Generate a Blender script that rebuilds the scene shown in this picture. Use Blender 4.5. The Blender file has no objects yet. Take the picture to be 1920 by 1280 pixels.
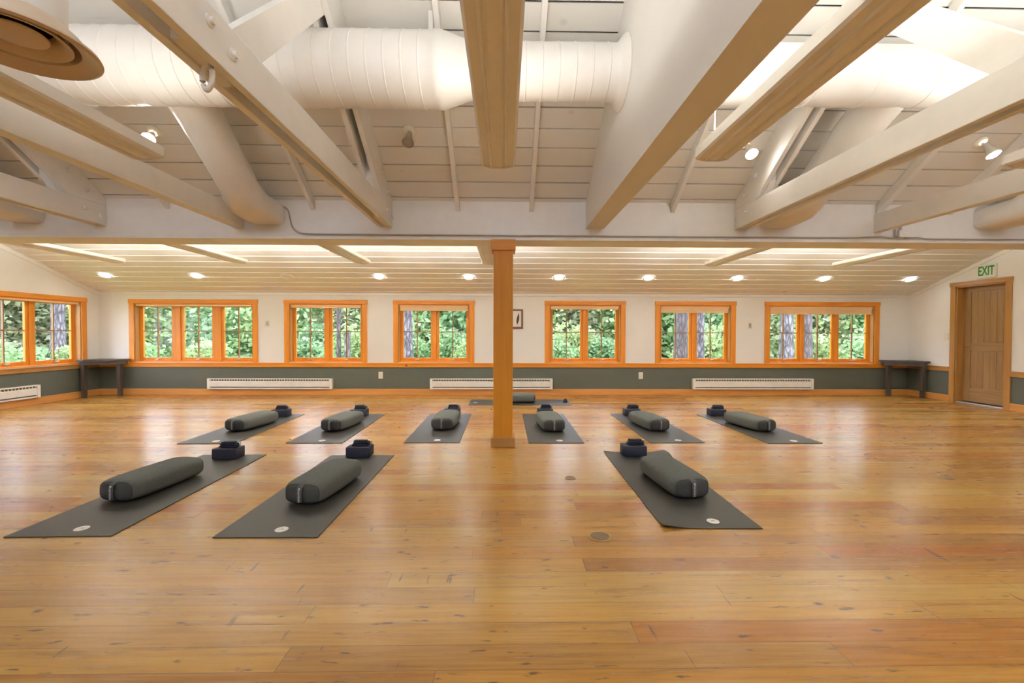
import bpy, bmesh, math, random
from mathutils import Vector, Matrix
random.seed(7)
S = bpy.context.scene
COL = S.collection
D2R = math.pi/180

# ------------------------------------------------------------------ room numbers (metres)
XL, XR = -7.834, 8.049          # side walls
YB, YF = 8.58, -3.95            # back wall (windows), wall behind the viewer
G0, G1 = 4.665, 4.973           # girder front / back face
GZ = 2.188                      # girder underside
ZS, SL = 2.60, .68              # main sheathing height at the girder and its pitch
ZW, SLW = 1.985, .36            # low ceiling at the back wall and its pitch
RY = .40                        # ridge
def zroof(y): return ZS + SL*(G0-y) if y > RY else ZS + SL*(G0-RY) - SL*(RY-y)
def zlow(y): return ZW + SLW*(YB-y)

# ------------------------------------------------------------------ node helpers
def newmat(name):
    m = bpy.data.materials.new(name); m.use_nodes = True
    nt = m.node_tree; b = nt.nodes['Principled BSDF']
    return m, nt, b
def N(nt, t, **kw):
    n = nt.nodes.new(t)
    for k, v in kw.items():
        if k in n.inputs: n.inputs[k].default_value = v
        else: setattr(n, k, v)
    return n
def L(nt, a, b): nt.links.new(a, b)
def rgba(c): return (c[0], c[1], c[2], 1)
def ramp(nt, fac, stops):
    r = N(nt, 'ShaderNodeValToRGB'); e = r.color_ramp.elements
    while len(e) < len(stops): e.new(.5)
    for i, (p, c) in enumerate(stops): e[i].position = p; e[i].color = rgba(c)
    L(nt, fac, r.inputs['Fac']); return r.outputs['Color']
def mixc(nt, fac, a, b, mode='MIX'):
    m = N(nt, 'ShaderNodeMix', data_type='RGBA', blend_type=mode)
    for s, v in ((m.inputs['Factor'], fac), (m.inputs[6], a), (m.inputs[7], b)):
        if hasattr(v, 'is_linked'): L(nt, v, s)
        elif isinstance(v, (int, float)): s.default_value = v
        else: s.default_value = rgba(v)
    return m.outputs[2]
def math_(nt, op, a, b=None, c=None):
    m = N(nt, 'ShaderNodeMath', operation=op)
    for i, v in enumerate((a, b, c)):
        if v is None: continue
        if hasattr(v, 'is_linked'): L(nt, v, m.inputs[i])
        else: m.inputs[i].default_value = v
    return m.outputs[0]
def coords(nt, scale=(1, 1, 1), kind='Object', rot=(0, 0, 0)):
    t = N(nt, 'ShaderNodeTexCoord'); mp = N(nt, 'ShaderNodeMapping')
    mp.inputs['Scale'].default_value = scale; mp.inputs['Rotation'].default_value = rot
    L(nt, t.outputs[kind], mp.inputs['Vector']); return mp.outputs['Vector']
def noise(nt, vec, scale, detail=4, rough=.55):
    n = N(nt, 'ShaderNodeTexNoise'); n.inputs['Scale'].default_value = scale
    n.inputs['Detail'].default_value = detail; n.inputs['Roughness'].default_value = rough
    L(nt, vec, n.inputs['Vector']); return n.outputs['Fac']
def bump(nt, b, h, strength=.2, dist=.01):
    n = N(nt, 'ShaderNodeBump'); n.inputs['Strength'].default_value = strength; n.inputs['Distance'].default_value = dist
    L(nt, h, n.inputs['Height']); L(nt, n.outputs['Normal'], b.inputs['Normal'])

def plain(name, c, rough=.5, metal=0, var=.06, scale=9, spec=.5):
    m, nt, b = newmat(name)
    f = noise(nt, coords(nt), scale)
    L(nt, ramp(nt, f, [(.3, [x*(1-var) for x in c]), (.7, [min(1, x*(1+var)) for x in c])]), b.inputs['Base Color'])
    b.inputs['Roughness'].default_value = rough; b.inputs['Metallic'].default_value = metal
    b.inputs['Specular IOR Level'].default_value = spec
    return m

def wood(name, light, dark, knot, axis, rough=.4, knots=1.0, kscale=2.2):
    """stained timber: streaky grain along one axis, scattered dark knots"""
    m, nt, b = newmat(name)
    i = 'XYZ'.index(axis)
    sc = [14, 14, 14]; sc[i] = .9
    g = noise(nt, coords(nt, sc), 1.6, 5, .6)
    col = ramp(nt, g, [(.28, dark), (.5, [(a+d)/2 for a, d in zip(light, dark)]), (.75, light)])
    ks = [1, 1, 1]; ks[i] = .75
    v = N(nt, 'ShaderNodeTexVoronoi'); v.inputs['Scale'].default_value = kscale
    L(nt, coords(nt, ks), v.inputs['Vector'])
    k = N(nt, 'ShaderNodeMapRange'); k.inputs['From Min'].default_value = .055; k.inputs['From Max'].default_value = .03
    L(nt, v.outputs['Distance'], k.inputs['Value'])
    kf = math_(nt, 'MULTIPLY', k.outputs['Result'], knots)
    L(nt, mixc(nt, kf, col, knot), b.inputs['Base Color'])
    b.inputs['Roughness'].default_value = rough
    bump(nt, b, g, .05)
    return m

def painted_boards(name, c, crack):
    m, nt, b = newmat(name)
    g = noise(nt, coords(nt, (1.2, 26, 26)), 1.5, 6, .62)
    big = noise(nt, coords(nt), 1.3, 3)
    col = ramp(nt, big, [(.3, [x*.95 for x in c]), (.7, c)])
    line = N(nt, 'ShaderNodeMapRange'); line.inputs['From Min'].default_value = .70; line.inputs['From Max'].default_value = .76
    L(nt, g, line.inputs['Value'])
    v = N(nt, 'ShaderNodeTexVoronoi'); v.inputs['Scale'].default_value = 1.6; L(nt, coords(nt, (.7, 1, 1)), v.inputs['Vector'])
    k = N(nt, 'ShaderNodeMapRange'); k.inputs['From Min'].default_value = .06; k.inputs['From Max'].default_value = .03
    L(nt, v.outputs['Distance'], k.inputs['Value'])
    f = math_(nt, 'MULTIPLY', math_(nt, 'MAXIMUM', line.outputs['Result'], math_(nt, 'MULTIPLY', k.outputs['Result'], .6)), .55)
    L(nt, mixc(nt, f, col, crack), b.inputs['Base Color'])
    b.inputs['Roughness'].default_value = .55
    bump(nt, b, g, .12)
    return m

def emitter(name, c, strength):
    m, nt, b = newmat(name)
    b.inputs['Base Color'].default_value = rgba((.8, .8, .8))
    b.inputs['Emission Color'].default_value = rgba(c); b.inputs['Emission Strength'].default_value = strength
    return m

def floor_mat():
    """long fir boards laid along the windows; board colour, grain, knots, open seams and scratches"""
    m, nt, b = newmat('worn_fir_floor')
    tc = N(nt, 'ShaderNodeTexCoord'); sp = N(nt, 'ShaderNodeSeparateXYZ'); L(nt, tc.outputs['Object'], sp.inputs[0])
    X, Y = sp.outputs['X'], sp.outputs['Y']
    W = .128
    row = math_(nt, 'FLOOR', math_(nt, 'DIVIDE', Y, W))
    wn = N(nt, 'ShaderNodeTexWhiteNoise', noise_dimensions='1D'); L(nt, row, wn.inputs['W'])
    xo = math_(nt, 'ADD', X, math_(nt, 'MULTIPLY', wn.outputs['Value'], 7.3))
    ln = math_(nt, 'ADD', 1.9, math_(nt, 'MULTIPLY', wn.outputs['Value'], 1.6))
    xd = math_(nt, 'DIVIDE', xo, ln)
    idn = math_(nt, 'FLOOR', xd)
    cv = N(nt, 'ShaderNodeCombineXYZ'); L(nt, row, cv.inputs[0]); L(nt, idn, cv.inputs[1])
    w2 = N(nt, 'ShaderNodeTexWhiteNoise', noise_dimensions='2D'); L(nt, cv.outputs[0], w2.inputs['Vector'])
    pid = w2.outputs['Value']
    # grain, shifted per board
    sh = N(nt, 'ShaderNodeCombineXYZ'); L(nt, math_(nt, 'MULTIPLY', pid, 37.0), sh.inputs[0]); L(nt, math_(nt, 'MULTIPLY', pid, 91.0), sh.inputs[2])
    vv = N(nt, 'ShaderNodeVectorMath', operation='ADD'); L(nt, tc.outputs['Object'], vv.inputs[0]); L(nt, sh.outputs[0], vv.inputs[1])
    mp = N(nt, 'ShaderNodeMapping'); mp.inputs['Scale'].default_value = (1.1, 22, 1); L(nt, vv.outputs[0], mp.inputs['Vector'])
    g = noise(nt, mp.outputs['Vector'], 1.8, 6, .62)
    base = ramp(nt, pid, [(0, FL[0]), (.25, FL[1]), (.5, FL[2]), (.75, FL[3]), (1, FL[4])])
    col = mixc(nt, math_(nt, 'MULTIPLY', ramp_f(nt, g, .50, .74), .62), base, FL[5], 'MIX')
    col = mixc(nt, math_(nt, 'MULTIPLY', ramp_f(nt, g, .48, .25), .40), col, FL[6], 'MIX')
    # knots
    mk = N(nt, 'ShaderNodeMapping'); mk.inputs['Scale'].default_value = (.8, 1.25, 1); L(nt, tc.outputs['Object'], mk.inputs['Vector'])
    wob = noise(nt, mp.outputs['Vector'], 3, 2)
    v = N(nt, 'ShaderNodeTexVoronoi', voronoi_dimensions='2D'); v.inputs['Scale'].default_value = 2.6; L(nt, mk.outputs[0], v.inputs['Vector'])
    kd = math_(nt, 'ADD', v.outputs['Distance'], math_(nt, 'MULTIPLY', math_(nt, 'SUBTRACT', wob, .5), .05))
    k = ramp_f(nt, kd, .058, .005)
    sel = N(nt, 'ShaderNodeSeparateColor'); L(nt, v.outputs['Color'], sel.inputs[0])
    kk = math_(nt, 'MULTIPLY', k, math_(nt, 'GREATER_THAN', sel.outputs[0], .62))
    col = mixc(nt, math_(nt, 'MULTIPLY', kk, .9), col, (.10, .055, .035))
    # small dark dents along the boards
    md = N(nt, 'ShaderNodeMapping'); md.inputs['Scale'].default_value = (3.2, 13, 1); L(nt, tc.outputs['Object'], md.inputs['Vector'])
    dn = noise(nt, md.outputs[0], 2.2, 3, .55)
    col = mixc(nt, math_(nt, 'MULTIPLY', ramp_f(nt, dn, .64, .70), .78), col, (.10, .06, .035))
    # wear: broad dull patches, and short crooked scratches
    wn_ = noise(nt, tc.outputs['Object'], .9, 5, .6)
    col = mixc(nt, math_(nt, 'MULTIPLY', ramp_f(nt, wn_, .52, .70), .22), col, (.29, .16, .055))
    ms = N(nt, 'ShaderNodeMapping'); ms.inputs['Scale'].default_value = (16, 2.2, 1); ms.inputs['Rotation'].default_value = (0, 0, .35); L(nt, tc.outputs['Object'], ms.inputs['Vector'])
    sn = noise(nt, ms.outputs[0], 1.5, 3, .5)
    col = mixc(nt, math_(nt, 'MULTIPLY', ramp_f(nt, sn, .70, .73), .7), col, (.11, .065, .04))
    # seams
    fy = math_(nt, 'FRACT', math_(nt, 'DIVIDE', Y, W)); fx = math_(nt, 'FRACT', xd)
    ey = math_(nt, 'LESS_THAN', math_(nt, 'MINIMUM', fy, math_(nt, 'SUBTRACT', 1, fy)), .012)
    ex = math_(nt, 'LESS_THAN', fx, .0014)
    seam = math_(nt, 'MAXIMUM', ey, ex)
    col = mixc(nt, math_(nt, 'MULTIPLY', seam, .6), col, (.11, .055, .022))
    L(nt, col, b.inputs['Base Color'])
    rg = math_(nt, 'ADD', FROUGH, math_(nt, 'MULTIPLY', g, .12)); L(nt, rg, b.inputs['Roughness'])
    b.inputs['Specular IOR Level'].default_value = .55
    return m
def ramp_f(nt, v, a, b_):
    r = N(nt, 'ShaderNodeMapRange'); r.inputs['From Min'].default_value = a; r.inputs['From Max'].default_value = b_
    L(nt, v, r.inputs['Value']); return r.outputs['Result']

FL = [(.37, .122, .017), (.44, .205, .034), (.51, .285, .058), (.34, .145, .025), (.53, .33, .080), (.18, .080, .017), (.62, .42, .135)]
FROUGH = .20
M = {}
M['floor'] = floor_mat()
M['white'] = plain('cream_wall_paint', (.81, .80, .765), .6, var=.02, scale=2)
M['trimwhite'] = plain('white_gloss_trim', (.83, .81, .76), .4, var=.02)
M['green'] = plain('grey_green_wainscot_paint', (.108, .120, .092), .5, var=.03, scale=3)
M['boards'] = painted_boards('whitewashed_roof_boards', (.82, .80, .745), (.22, .17, .13))
M['beam'] = plain('white_painted_timber', (.84, .82, .77), .5, var=.03, scale=6)
M['duct'] = plain('white_painted_duct', (.83, .815, .765), .38, var=.02)
M['dark'] = plain('dark_gap', (.02, .015, .011), .9)
for a in 'XYZ':
    M['pine'+a] = wood('orange_pine_'+a, (.82, .33, .035), (.66, .22, .018), (.16, .045, .012), a, .35, .9)
    M['base'+a] = wood('baseboard_pine_'+a, (.68, .32, .085), (.56, .24, .06), (.15, .05, .015), a, .4, .9)
    M['post'+a] = wood('fir_post_'+a, (.70, .30, .016), (.58, .225, .010), (.12, .04, .012), a, .45, .8, 1.3)
    M['door'+a] = wood('clear_fir_'+a, (.40, .245, .10), (.26, .14, .05), (.2, .09, .03), a, .4, 0)
    M['jamb'+a] = wood('door_jamb_pine_'+a, (.49, .25, .065), (.37, .18, .042), (.14, .05, .015), a, .4, .8)
    M['darkwood'+a] = wood('dark_stained_wood_'+a, (.12, .098, .08), (.06, .048, .04), (.02, .015, .012), a, .45, .3)
M['blind'] = plain('peach_blind_cloth', (.86, .60, .33), .8, var=.03)
M['metal'] = plain('brushed_metal', (.55, .52, .47), .35, 1.0)
M['brass'] = plain('worn_brass', (.42, .30, .14), .4, 1.0)
M['brassdark'] = plain('dull_brass', (.22, .15, .075), .5, .6)
M['plastic'] = plain('ivory_plastic', (.78, .74, .64), .4)
M['cable'] = plain('shadow_grey_cable', (.40, .36, .30), .6)
M['heater'] = plain('white_enamel', (.80, .78, .71), .35)
M['heaterdark'] = plain('heater_slot', (.12, .115, .10), .6)
M['mat'] = plain('charcoal_mat_rubber', (.046, .044, .035), .46, var=.05, scale=30, spec=.4)
M['bolster'] = plain('grey_green_bolster_cloth', (.108, .118, .104), .9, var=.10, scale=40)
M['bolsterend'] = plain('charcoal_bolster_end', (.062, .064, .058), .85, var=.10, scale=40)
M['webbing'] = plain('black_webbing', (.085, .088, .085), .7)
M['print'] = plain('grey_print', (.60, .60, .57), .7)
M['block'] = plain('navy_foam', (.026, .029, .050), .65, var=.15, scale=60)
M['strap'] = plain('navy_cotton_strap', (.022, .024, .042), .85, var=.15, scale=60)
M['logo'] = plain('white_print', (.80, .79, .74), .7)
M['logodark'] = plain('faded_print', (.40, .38, .33), .7)
M['frame'] = wood('walnut_frame', (.20, .085, .03), (.13, .05, .018), (.05, .02, .01), 'Z', .4, 0)
M['paper'] = plain('white_paper', (.83, .81, .76), .8)
M['ink'] = plain('dark_ink', (.05, .05, .055), .8)
M['exitgreen'] = plain('exit_green', (.015, .33, .07), .5)
M['diffuser'] = plain('cream_diffuser_enamel', (.60, .47, .33), .35, var=.03)
M['inkblack'] = plain('duct_inside_shade', (.012, .010, .009), .8)
M['bulboff'] = plain('unlit_bulb_glass', (.30, .27, .22), .15)
M['tube_bright'] = emitter('lit_tube', (1, .98, .94), 27)
M['tube_low'] = emitter('lit_short_tube', (1, .99, .965), 80)
M['tube_mid'] = emitter('lit_tube_dimmed', (1, .96, .90), 11)
M['tube_soft'] = emitter('lit_tube_soft', (1, .96, .90), 9)
M['lamp'] = emitter('lit_lamp', (1, .95, .90), 40)
M['down'] = emitter('lit_downlight', (.95, .97, 1.0), 20)
M['bark'] = None

def glass_mat():
    m = bpy.data.materials.new('window_glass'); m.use_nodes = True
    nt = m.node_tree; nt.nodes.clear()
    o = N(nt, 'ShaderNodeOutputMaterial'); t = N(nt, 'ShaderNodeBsdfTransparent'); t.inputs['Color'].default_value = (.95, .97, .96, 1)
    g = N(nt, 'ShaderNodeBsdfGlossy'); g.inputs['Roughness'].default_value = .02
    fr = N(nt, 'ShaderNodeFresnel'); fr.inputs['IOR'].default_value = 1.35
    ge = N(nt, 'ShaderNodeNewGeometry'); mx = N(nt, 'ShaderNodeMixShader'); L(nt, math_(nt, 'MULTIPLY', fr.outputs[0], math_(nt, 'SUBTRACT', 1, ge.outputs['Backfacing'])), mx.inputs[0]); L(nt, t.outputs[0], mx.inputs[1]); L(nt, g.outputs[0], mx.inputs[2])
    L(nt, mx.outputs[0], o.inputs['Surface']); return m
M['glass'] = glass_mat()

def bark_mat(name, a, b2):
    m, nt, b = newmat(name)
    v = N(nt, 'ShaderNodeTexVoronoi', feature='DISTANCE_TO_EDGE'); v.inputs['Scale'].default_value = 9
    vec = coords(nt, (1.5, 1.5, .42)); nz = noise(nt, vec, 5, 5, .6)
    wv = N(nt, 'ShaderNodeVectorMath', operation='ADD'); L(nt, vec, wv.inputs[0])
    cx_ = N(nt, 'ShaderNodeCombineXYZ'); o_ = math_(nt, 'MULTIPLY', math_(nt, 'SUBTRACT', nz, .5), .22); L(nt, o_, cx_.inputs[0]); L(nt, o_, cx_.inputs[2]); L(nt, cx_.outputs[0], wv.inputs[1]); L(nt, wv.outputs[0], v.inputs['Vector'])
    f = math_(nt, 'ADD', math_(nt, 'MULTIPLY', v.outputs['Distance'], .8), math_(nt, 'MULTIPLY', math_(nt, 'SUBTRACT', nz, .5), .5))
    L(nt, ramp(nt, f, [(-.0, (.05, .04, .042)), (.12, b2), (.34, a)]), b.inputs['Base Color'])
    b.inputs['Roughness'].default_value = .9; bump(nt, b, f, .6, .03); return m
M['bark'] = bark_mat('pine_bark', (.16, .125, .125), (.09, .068, .068))
M['barkpale'] = bark_mat('pale_plated_bark', (.27, .25, .28), (.13, .11, .12))

def leaf_mat(name, a, b2, c3):
    m, nt, b = newmat(name)
    ge = N(nt, 'ShaderNodeNewGeometry')
    L(nt, ramp(nt, ge.outputs['Random Per Island'], [(0, a), (.55, b2), (1, c3)]), b.inputs['Base Color'])
    b.inputs['Roughness'].default_value = .6
    tr = N(nt, 'ShaderNodeBsdfTranslucent'); L(nt, ramp(nt, ge.outputs['Random Per Island'], [(0, b2), (1, c3)]), tr.inputs['Color'])
    mx = N(nt, 'ShaderNodeMixShader'); mx.inputs[0].default_value = .35
    out = nt.nodes['Material Output']; L(nt, b.outputs[0], mx.inputs[1]); L(nt, tr.outputs[0], mx.inputs[2]); L(nt, mx.outputs[0], out.inputs['Surface'])
    return m
M['leafA'] = leaf_mat('fresh_leaves', (.15, .26, .10), (.25, .39, .17), (.40, .52, .30))
M['leafB'] = leaf_mat('blue_green_leaves', (.14, .25, .11), (.23, .37, .17), (.37, .50, .29))
M['leafC'] = leaf_mat('yellow_green_leaves', (.20, .28, .09), (.33, .42, .17), (.46, .53, .30))
M['leafD'] = leaf_mat('brownish_leaves', (.17, .18, .10), (.26, .28, .16), (.36, .38, .24))
def grass_mat():
    m, nt, b = newmat('meadow_grass')
    a = noise(nt, coords(nt), .55, 4); c = noise(nt, coords(nt), 14, 4)
    c1 = ramp(nt, a, [(.35, (.12, .24, .06)), (.5, (.22, .34, .12)), (.62, (.36, .42, .26))])
    L(nt, mixc(nt, math_(nt, 'MULTIPLY', c, .5), c1, (.13, .24, .06)), b.inputs['Base Color'])
    b.inputs['Roughness'].default_value = .9; bump(nt, b, c, .6, .05); return m
M['grass'] = grass_mat()

# ------------------------------------------------------------------ mesh helpers
def BM(): return bmesh.new()
def box(bm, x0, x1, y0, y1, z0, z1, bev=0):
    r = bmesh.ops.create_cube(bm, size=1.0); vs = r['verts']
    for v in vs:
        v.co.x = x0 if v.co.x < 0 else x1; v.co.y = y0 if v.co.y < 0 else y1; v.co.z = z0 if v.co.z < 0 else z1
    if bev > 0:
        es = list({e for v in vs for e in v.link_edges})
        bmesh.ops.bevel(bm, geom=es, offset=bev, segments=2, profile=.5, affect='EDGES')
    return bm
def prism(bm, poly, axis, a, b):
    """poly: 2-D points in the plane normal to axis (X: (y,z), Y: (x,z), Z: (x,y)), extruded a..b"""
    def P(p, t):
        return {'X': (t, p[0], p[1]), 'Y': (p[0], t, p[1]), 'Z': (p[0], p[1], t)}[axis]
    va = [bm.verts.new(P(p, a)) for p in poly]; vb = [bm.verts.new(P(p, b)) for p in poly]
    bm.faces.new(va); bm.faces.new(vb[::-1]); n = len(poly)
    for i in range(n): bm.faces.new((va[i], vb[i], vb[(i+1) % n], va[(i+1) % n]))
    return bm
def loft(bm, rings, cap=True):
    R = [[bm.verts.new(p) for p in r] for r in rings]; n = len(R[0])
    for a, b in zip(R, R[1:]):
        for i in range(n): bm.faces.new((a[i], a[(i+1) % n], b[(i+1) % n], b[i]))
    if cap: bm.faces.new(R[0][::-1]); bm.faces.new(R[-1])
    return bm
def tube(bm, path, rad, n=14, cap=True):
    """round section swept along a path; rad is a number, a list, or a list of (half-width, half-height)"""
    pts = [Vector(p) for p in path]; rings = []
    for i, p in enumerate(pts):
        t = (pts[min(i+1, len(pts)-1)] - pts[max(i-1, 0)]).normalized()
        up = Vector((0, 0, 1)) if abs(t.z) < .95 else Vector((0, 1, 0))
        s = t.cross(up).normalized(); u = s.cross(t).normalized()
        r = rad[i] if isinstance(rad, (list, tuple)) else rad
        ra, rb = r if isinstance(r, (list, tuple)) else (r, r)
        rings.append([p + s*ra*math.cos(2*math.pi*k/n) + u*rb*math.sin(2*math.pi*k/n) for k in range(n)])
    return loft(bm, rings, cap)
def lathe(bm, prof, c, n=32, axis='Z', cap=True):
    rings = []
    for r, h in prof:
        ring = []
        for k in range(n):
            a = 2*math.pi*k/n; q = (r*math.cos(a), r*math.sin(a))
            ring.append({'Z': (c[0]+q[0], c[1]+q[1], c[2]+h), 'X': (c[0]+h, c[1]+q[0], c[2]+q[1]), 'Y': (c[0]+q[0], c[1]+h, c[2]+q[1])}[axis])
        rings.append(ring)
    return loft(bm, rings, cap)
def bez(pts, n=8):
    """Catmull-Rom through the points"""
    P = [Vector(p) for p in pts]; out = []
    for i in range(len(P)-1):
        p0, p1, p2, p3 = P[max(i-1, 0)], P[i], P[i+1], P[min(i+2, len(P)-1)]
        for k in range(n):
            t = k/n
            out.append(.5*((2*p1)+(p2-p0)*t+(2*p0-5*p1+4*p2-p3)*t*t+(3*p1-p0-3*p2+p3)*t**3))
    out.append(P[-1]); return out
def rootloc(p):
    v = Vector((0, 0, 0))
    while p is not None: v += p.location; p = p.parent
    return v
def obj(name, bm, mat, parent=None, smooth=False, world=True, at0=False):
    """link a bmesh as ONE mesh object; world: its coordinates are room coordinates"""
    bmesh.ops.recalc_face_normals(bm, faces=bm.faces[:])
    o = bpy.data.objects.new(name, None) if False else None
    me = bpy.data.meshes.new(name)
    off = Vector((0, 0, 0)); loc = Vector((0, 0, 0))
    if parent is not None:
        if world: off = rootloc(parent)
    elif world and not at0:
        xs = [v.co for v in bm.verts]
        lo = Vector((min(c.x for c in xs), min(c.y for c in xs), min(c.z for c in xs))); hi = Vector((max(c.x for c in xs), max(c.y for c in xs), max(c.z for c in xs)))
        off = Vector(((lo.x+hi.x)/2, (lo.y+hi.y)/2, lo.z)); loc = off
    bmesh.ops.translate(bm, verts=bm.verts[:], vec=-off)
    bm.to_mesh(me); bm.free()
    for m in (mat if isinstance(mat, (list, tuple)) else [mat]): me.materials.append(m)
    if smooth:
        for p in me.polygons: p.use_smooth = True
        if smooth != 'all': me.set_sharp_from_angle(angle=40*D2R)
    o = bpy.data.objects.new(name, me); COL.objects.link(o); o.location = loc
    if parent is not None: o.parent = parent
    return o
def tag(o, label, cat, group=None, kind=None):
    o['label'] = label; o['category'] = cat
    if group: o['group'] = group
    if kind: o['kind'] = kind
    return o
def empty(name, loc, rz=0):
    o = bpy.data.objects.new(name, None); COL.objects.link(o); o.location = loc; o.rotation_euler.z = rz
    o.empty_display_size = .1; return o
def struct(name, bm, mat, smooth=False):
    o = obj(name, bm, mat, smooth=smooth, at0=True); o['kind'] = 'structure'; return o
def copy_tree(o, parent=None):
    c = o.copy(); COL.objects.link(c)
    if parent is not None: c.parent = parent
    for ch in list(o.children): copy_tree(ch, c)
    return c

# ------------------------------------------------------------------ setting: floor, walls, ceilings
bm = BM(); box(bm, XL-.25, XR+.35, YF-.2, YB+.2, -.12, 0); struct('floor', bm, M['floor'])

WIN = [(-7.25, -4.79, 3, .235, 1.715), (-4.28, -2.68, 2, .16, 1.69), (-2.17, -.59, 2, .16, 1.64), (.79, 2.38, 2, .16, 1.68), (2.97, 4.57, 2, .16, 1.62), (5.15, 7.45, 3, .15, 1.60)]
CW = .095; WZ0, WZ1 = .63, 1.765
def wallgrid(bm, T, u0, u1, z0, z1f, holes, th):
    """wall of thickness th along u with rectangular holes (u0,u1,z0,z1); z1f(u) top height"""
    us = sorted({u0, u1} | {h[0] for h in holes} | {h[1] for h in holes})
    for a, b in zip(us, us[1:]):
        hs = [h for h in holes if h[0] <= a+1e-6 and h[1] >= b-1e-6]
        zs = [z0] + sorted(z for h in hs for z in h[2:4])
        spans = []; cur = z0
        for h in sorted(hs, key=lambda h: h[2]): spans.append((cur, h[2], False)); cur = h[3]
        spans.append((cur, None, True))
        for (za, zb, top) in spans:
            if zb is not None and zb-za < 1e-4: continue
            zA = z1f(a) if top else zb; zB = z1f(b) if top else zb
            q = [T(a, 0, za), T(b, 0, za), T(b, th, za), T(a, th, za), T(a, 0, zA), T(b, 0, zB), T(b, th, zB), T(a, th, zA)]
            v = [bm.verts.new(p) for p in q]
            for f in ((0, 1, 2, 3), (4, 5, 6, 7), (0, 1, 5, 4), (1, 2, 6, 5), (2, 3, 7, 6), (3, 0, 4, 7)): bm.faces.new([v[i] for i in f])
    return bm
TB = lambda u, w, z: (u, YB+w, z)
TL = lambda u, w, z: (XL-w, u, z)
TR = lambda u, w, z: (XR+w, u, z)
holesB = [(a+CW, b-CW, WZ0, WZ1) for a, b, *_ in WIN]
bm = wallgrid(BM(), TB, XL-.2, XR+.2, .54, lambda u: ZW+.02, holesB, .2); struct('wall_back', bm, M['white'])
bm = BM(); box(bm, XL-.2, XR+.2, YB, YB+.2, 0, .54); struct('wall_back_wainscot', bm, M['green'])
LW = (5.06, 8.32, 4, .16, 1.72)
def ztop(y): return zlow(y)+.03 if y > G1 else (zroof(min(y, G0))+.03)
ysplit = [YF, RY, G0, G1, YB]
def side_wall(name, T, hole, wain_gap=None):
    bm = BM(); ys = sorted(set(ysplit + [hole[0], hole[1]]))
    for a, b in zip(ys, ys[1:]):
        hs = [hole] if (a >= hole[0]-1e-6 and b <= hole[1]+1e-6) else []
        zl0 = .54 if not (hs and hole[2] < .54) else 0
        top = (lambda u, a=a, b=b: zlow(u)+.03 if a >= G0-1e-6 else zroof(u)+.03)
        if hs and hole[2] < .54:
            wallgrid(bm, T, a, b, hole[3], top, [], .2)
        else:
            wallgrid(bm, T, a, b, .54, top, [(max(a, h[0]), min(b, h[1]), h[2], h[3]) for h in hs], .2)
    return struct(name, bm, M['white'])
side_wall('wall_left', TL, (LW[0]+CW, LW[1]-CW, WZ0, WZ1))
DO = (6.89, 7.665, 0, 2.055)
side_wall('wall_right', TR, DO)
bm = BM(); box(bm, XL-.2, XL, YF, YB, 0, .54); struct('wall_left_wainscot', bm, M['green'])
bm = BM(); box(bm, XR, XR+.2, YF, DO[0], 0, .54); box(bm, XR, XR+.2, DO[1], YB, 0, .54); struct('wall_right_wainscot', bm, M['green'])
bm = BM(); prism(bm, [(XL-.2, 0), (XR+.2, 0), (XR+.2, zroof(YF)+.05), (XL-.2, zroof(YF)+.05)], 'Y', YF-.2, YF); struct('wall_front', bm, M['white'])

# main ceiling: whitewashed boards laid along the room on the pitch, dark roof deck behind the gaps
bm = BM(); bd = .192; L_ = (G0+.12-RY)*math.hypot(1, SL); k = 0; s = -.12*math.hypot(1, SL)
cs, sn = 1/math.hypot(1, SL), SL/math.hypot(1, SL)
while s < (G0-RY)*math.hypot(1, SL):
    g_ = random.uniform(.004, .008); a, b = s+g_, s+bd-g_
    pa = (G0-a*cs, ZS+a*sn); pb = (G0-b*cs, ZS+b*sn)
    jit = random.uniform(-.002, .002)
    nx, nz = sn*.02, cs*.02
    prism(bm, [(pa[0], pa[1]+jit), (pb[0], pb[1]+jit), (pb[0]+nx, pb[1]+nz), (pa[0]+nx, pa[1]+nz)], 'X', XL-.05, XR+.05)
    s += bd
ADDED_SKYLIGHTS = [(-6.2, -4.8), (-3.6, -2.2), (-.9, .5), (2.0, 3.4), (4.8, 6.2)]; SY0, SY1 = -3.1, -1.45  # skylights added out of view behind the viewer to light the ceiling
def back_slope(bm, e0, e1):
    us = [XL-.25] + [u for p in ADDED_SKYLIGHTS for u in p] + [XR+.25]
    for i, (u0, u1) in enumerate(zip(us, us[1:])):
        for (ya, yb) in (((RY+.02, SY1), (SY0, YF-.2)) if i % 2 else ((RY+.02, YF-.2),)):
            prism(bm, [(ya, zroof(ya)+e0), (yb, zroof(yb)+e0), (yb, zroof(yb)+e1), (ya, zroof(ya)+e1)], 'X', u0, u1)
back_slope(bm, 0, .03)
struct('ceiling', bm, M['boards'])
bm = BM(); e = .035
prism(bm, [(G0+.2, zroof(G0)-SL*.2+e), (RY+.02, zroof(RY+.02)+e), (RY+.02, zroof(RY+.02)+e+.1), (G0+.2, zroof(G0)-SL*.2+e+.1)], 'X', XL-.25, XR+.25)
back_slope(bm, .032, .14)
struct('roof_deck', bm, M['dark'])
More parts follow.
